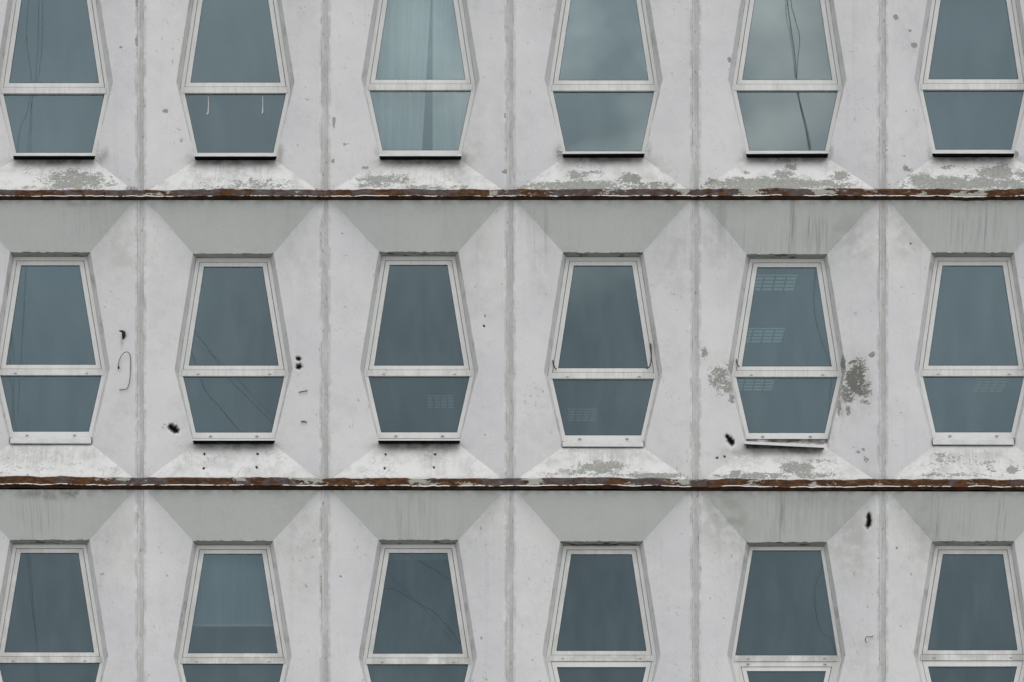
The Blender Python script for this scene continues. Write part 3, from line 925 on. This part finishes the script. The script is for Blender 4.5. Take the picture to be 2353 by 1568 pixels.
def wire(pts, r, name, label, cat, mat=M_WIRE):
    m = MB()
    # smooth the path
    p = np.array([P(*q) for q in pts]); out = []
    n = len(p)
    for i in range(n - 1):
        p0 = p[max(i - 1, 0)]; p1 = p[i]; p2 = p[i + 1]; p3 = p[min(i + 2, n - 1)]
        for t in np.linspace(0, 1, 6, endpoint=False):
            out.append(.5 * ((2 * p1) + (p2 - p0) * t + (2 * p0 - 5 * p1 + 4 * p2 - p3) * t * t + (3 * p1 - p0 - 3 * p2 + p3) * t ** 3))
    out.append(p[-1])
    m.tube(out, r)
    o = m.build(name, mat); tag(o, label, cat); return o


def sy(u, c):   # depth of the side slope of column c at u
    l, r = JX[c] + 14.5, JX[c + 1] - 14.5
    if u > CX[c]: return max(0, DEP * (r - u) / (r - CX[c] - 95))
    return max(0, DEP * (u - l) / (CX[c] - 95 - l))


def onwall(pts, c, lift=.012):
    return [(u, v, sy(u, c) - lift - k) for (u, v, k) in pts]


wire(onwall([(272, 846, 0), (273, 832, .01), (281, 815, .03), (291, 809, .03), (298, 815, .01), (300, 830, 0), (299.5, 858, .01), (297, 880, .015), (292, 893, .01), (284, 895, 0), (274, 896.5, 0)], 1), .0042,
     'loose_wire', 'long hooked grey wire hanging loose on the wall between the first two middle windows', 'wire')
wire(onwall([(272, 843, 0), (272.5, 847.5, .002)], 1, .02), .011, 'wire_end', 'dark blob at the upper end of the long hooked wire', 'wire', M_SEAL)
wire(onwall([(274, 760.5, .0), (279, 761, .02), (283, 765, .02), (284, 771, .01), (284, 781, 0)], 1), [.012] + [.018] * 24 + [.006][:0], 'iron_bracket', 'rusted broken iron bracket sticking out of the wall above the hooked wire', 'bracket', M_RUSTED) if False else None
b = MB(); b.tube([P(274, 760.5, sy(274, 1) - .05), P(280, 761.5, sy(280, 1) - .05), P(284, 764, sy(284, 1) - .04), P(284.5, 772, sy(284, 1) - .02), P(283, 780, sy(283, 1) + .01)], [.006, .014, .022, .022, .012])
tag(b.build('iron_bracket', M_RUSTED), 'rusted broken iron bracket sticking out of the wall above the hooked wire', 'bracket')
wire(onwall([(687, 901.5, 0), (693, 900.5, .01), (699, 899.5, .012), (706, 898, 0)], 2), .006, 'iron_staple', 'upper dark iron staple in the wall right of the second middle window', 'staple', M_WIRE)
wire(onwall([(692, 970, 0), (697, 968.5, .012), (702, 969.5, .012), (704, 971.5, 0)], 2), .007, 'iron_staple', 'lower dark curled iron staple in the wall right of the second middle window', 'staple', M_WIRE)
wire(onwall([(1992, 1477, .01), (1988.5, 1473, .02), (1989, 1467, .03), (1994, 1463.5, .03), (2002, 1464, .02), (2006, 1461, .0)], 5), .0045, 'loose_wire', 'small curled grey wire on the wall beside the window without an upper sash', 'wire', M_WIRE)


# overhead cables across the street, seen mirrored in the panes
def cable(uv, r, label):
    Y = 19.0
    n = len(uv); m = MB(); out = []
    p = np.array([P(u, v, YG + Y) for (u, v) in uv])
    p[:, 1] = YG - Y
    for i in range(n - 1):
        p0 = p[max(i - 1, 0)]; p1 = p[i]; p2 = p[i + 1]; p3 = p[min(i + 2, n - 1)]
        for t in np.linspace(0, 1, 6, endpoint=False):
            out.append(.5 * ((2 * p1) + (p2 - p0) * t + (2 * p0 - 5 * p1 + 4 * p2 - p3) * t * t + (3 * p1 - p0 - 3 * p2 + p3) * t ** 3))
    out.append(p[-1]); m.tube(out, r, seg=5)
    tag(m.build('overhead_cable', M_CABLE), label, 'cable', 'overhead cables mirrored in the windows')


cable([(1800, -400), (1808, -40), (1818, 60), (1828, 130), (1832, 185), (1845, 260), (1863, 345), (1878, 480), (1885, 600)], .0075,
      'thickest dark overhead cable mirrored in the fifth column of windows')
cable([(1876, 380), (1874, 480), (1873, 620), (1869, 690), (1880, 760), (1900, 815), (1913, 870), (1908, 920), (1900, 1150), (1890, 1285), (1871, 1350), (1872, 1400), (1885, 1450), (1915, 1490), (1930, 1700)], .0035,
      'long thin cable mirrored in the two lower windows of the fifth column')
cable([(1806, -400), (1815, -40), (1827, 40), (1838, 85), (1834, 140), (1833, 200), (1850, 270), (1866, 345), (1880, 480), (1892, 560)], .0055, 'second dark cable twisting beside the thickest mirrored one')
cable([(1799, -400), (1806, 0), (1816, 70), (1824, 130), (1829, 180), (1842, 250), (1859, 330), (1866, 420), (1886, 560)], .0045, 'thin dark cable left of the thickest mirrored one')
cable([(75, -400), (66, -60), (59, 80), (71, 190), (64, 260), (42, 340), (24, 700), (31, 860), (28, 1000), (60, 1260), (74, 1400), (88, 1500), (95, 1700)], .0031, 'thin cable mirrored in the first column, bending most')
cable([(95, -400), (88, -60), (84, 120), (73, 240), (66, 340), (22, 800), (29, 900), (36, 1000), (66, 1260), (80, 1450), (90, 1700)], .0028, 'thin straight cable mirrored in the first column')
cable([(105, -400), (97, -60), (93, 120), (75, 240), (72, 340), (40, 950)], .003, 'faintest cable mirrored in the first column of windows')
cable([(380, 720), (430, 790), (458, 850), (478, 905), (510, 940), (556, 995), (640, 1080), (850, 1330), (905, 1357), (950, 1385), (1000, 1415), (1055, 1480), (1100, 1550)], .004, 'sloping cable mirrored from the second to the third column')
cable([(400, 700), (480, 800), (530, 872), (572, 915), (640, 985), (800, 1150), (925, 1268), (965, 1295), (1010, 1322), (1060, 1358), (1120, 1420)], .0034, 'higher sloping cable mirrored from the second to the third column')
cable([(440, 780), (520, 840), (600, 930), (650, 985), (860, 1285), (960, 1390), (1050, 1490)], .002, 'thin sloping cable between the two thicker mirrored ones')

# ------------------------------------------------------------------ ground
m = MB(); m.add([(-900, -900, 0), (900, -900, 0), (900, 900, 0), (-900, 900, 0)], [(0, 1, 2, 3)])
o = m.build('street', M_GROUND, origin=(0, 0, 0)); tag(o, kind='structure', label='asphalt street in front of the building')
m = MB(); m.box((-150, -60, .004), (150, -.1, .14)); o = m.build('bounce_paving', M_BOUNCE); tag(o, kind='structure', label='unseen pale paving added to bounce light up the facade')  # out of view, made pale to bounce light onto the soffits

# ------------------------------------------------------------------ light
SUN_EL, SUN_AZ = math.radians(58), math.radians(155)     # azimuth from +y clockwise: in front, a little to the right
world = bpy.data.worlds.new('World'); scene.world = world; world.use_nodes = True
wt = world.node_tree; wt.nodes.clear()
def wn(t, **k):
    n = wt.nodes.new(t)
    for a, b in k.items(): setattr(n, a, b)
    return n
wo_ = wn('ShaderNodeOutputWorld')
sky = wn('ShaderNodeTexSky', sky_type='NISHITA'); sky.sun_disc = False; sky.sun_elevation = SUN_EL; sky.sun_rotation = SUN_AZ
sky.air_density = 1.0; sky.dust_density = 3.0
bg1 = wn('ShaderNodeBackground'); bg1.inputs[1].default_value = .08
wt.links.new(sky.outputs[0], bg1.inputs[0])
# overcast layer: brighter towards the zenith, broken by soft clouds
tc = wn('ShaderNodeTexCoord'); sep = wn('ShaderNodeSeparateXYZ'); wt.links.new(tc.outputs['Generated'], sep.inputs[0])
mp = wn('ShaderNodeMapping'); mp.inputs['Scale'].default_value = (1, 1, 1.6); wt.links.new(tc.outputs['Generated'], mp.inputs[0])
nz = wn('ShaderNodeTexNoise'); nz.inputs['Scale'].default_value = 7; nz.inputs['Detail'].default_value = 5; nz.inputs['Roughness'].default_value = .5
wt.links.new(mp.outputs[0], nz.inputs['Vector'])
ramp = wn('ShaderNodeValToRGB')
cr = ramp.color_ramp
cr.elements[0].position = 0.0; cr.elements[0].color = (.95, .98, 1.0, 1)
cr.elements[1].position = 1.0; cr.elements[1].color = (1.62, 1.62, 1.65, 1)
for p_, c_ in ((.10, (.86, .90, .93)), (.185, (.66, .72, .76)), (.225, (.72, .78, .82)), (.29, (.90, .96, .99)), (.35, (1.22, 1.27, 1.30)), (.50, (1.38, 1.39, 1.42))):
    e = cr.elements.new(p_); e.color = (*c_, 1)
wt.links.new(sep.outputs['Z'], ramp.inputs[0])
cm = wn('ShaderNodeMapRange'); cm.inputs[1].default_value = .32; cm.inputs[2].default_value = .70; cm.inputs[3].default_value = .74; cm.inputs[4].default_value = 1.3
wt.links.new(nz.outputs['Fac'], cm.inputs[0])
mul = wn('ShaderNodeMix', data_type='RGBA', blend_type='MULTIPLY'); mul.inputs[0].default_value = 1
wt.links.new(ramp.outputs[0], mul.inputs[6]); wt.links.new(cm.outputs[0], mul.inputs[7])
# one brighter opening in the cloud deck
dn = wn('ShaderNodeVectorMath', operation='DOT_PRODUCT'); dn.inputs[1].default_value = Vector((1.25, -40, 15.6)).normalized()
wt.links.new(tc.outputs['Generated'], dn.inputs[0])
dm_ = wn('ShaderNodeMapRange'); dm_.interpolation_type = 'SMOOTHSTEP'; dm_.inputs[1].default_value = math.cos(math.radians(4.5)); dm_.inputs[2].default_value = 1; dm_.inputs[3].default_value = 0; dm_.inputs[4].default_value = 1
wt.links.new(dn.outputs['Value'], dm_.inputs[0])
nz2 = wn('ShaderNodeTexNoise'); nz2.inputs['Scale'].default_value = 22; nz2.inputs['Detail'].default_value = 4; wt.links.new(mp.outputs[0], nz2.inputs['Vector'])
nr2 = wn('ShaderNodeMapRange'); nr2.inputs[1].default_value = .38; nr2.inputs[2].default_value = .62; nr2.inputs[3].default_value = .30; nr2.inputs[4].default_value = 1.7
wt.links.new(nz2.outputs['Fac'], nr2.inputs[0])
mm = wn('ShaderNodeMath', operation='MULTIPLY'); wt.links.new(dm_.outputs[0], mm.inputs[0]); wt.links.new(nr2.outputs[0], mm.inputs[1])
vs_ = wn('ShaderNodeVectorMath', operation='SCALE'); vs_.inputs[0].default_value = (1.3, 1.05, .88); wt.links.new(mm.outputs[0], vs_.inputs['Scale'])
va_ = wn('ShaderNodeVectorMath', operation='ADD'); wt.links.new(vs_.outputs[0], va_.inputs[0]); wt.links.new(cm.outputs[0], va_.inputs[1])
wt.links.new(va_.outputs[0], mul.inputs[7])
bg2 = wn('ShaderNodeBackground'); bg2.inputs[1].default_value = 1.08
wt.links.new(mul.outputs[2], bg2.inputs[0])
mx = wn('ShaderNodeMixShader'); mx.inputs[0].default_value = .85
wt.links.new(bg1.outputs[0], mx.inputs[1]); wt.links.new(bg2.outputs[0], mx.inputs[2]); wt.links.new(mx.outputs[0], wo_.inputs[0])

sl = bpy.data.lights.new('sun', 'SUN'); sl.energy = .5; sl.angle = math.radians(35); sl.color = (1, .97, .93)
so = bpy.data.objects.new('sun', sl); COL.objects.link(so)
d = np.array([math.sin(SUN_AZ) * math.cos(SUN_EL), math.cos(SUN_AZ) * math.cos(SUN_EL), math.sin(SUN_EL)])
so.rotation_euler = Vector(d).to_track_quat('Z', 'Y').to_euler(); so.location = (5, -20, 40)

# ------------------------------------------------------------------ camera (view camera with rising front)
cd = bpy.data.cameras.new('camera'); cam = bpy.data.objects.new('camera', cd); COL.objects.link(cam)
cam.location = CAM; cam.rotation_euler = (math.radians(90), 0, 0)
W = 2353 * S
cd.sensor_fit = 'HORIZONTAL'; cd.sensor_width = 36; cd.lens = 36 * 40 / W
cd.shift_y = (ZC - CAM[2]) / W
cd.clip_end = 3000
scene.camera = cam
scene.render.resolution_x = 1024; scene.render.resolution_y = 682
scene.view_settings.view_transform = 'Standard'; scene.view_settings.look = 'None'
scene.view_settings.exposure = 0; scene.view_settings.gamma = 1
scene.render.engine = 'CYCLES'
scene.cycles.max_bounces = 6; scene.cycles.transparent_max_bounces = 8
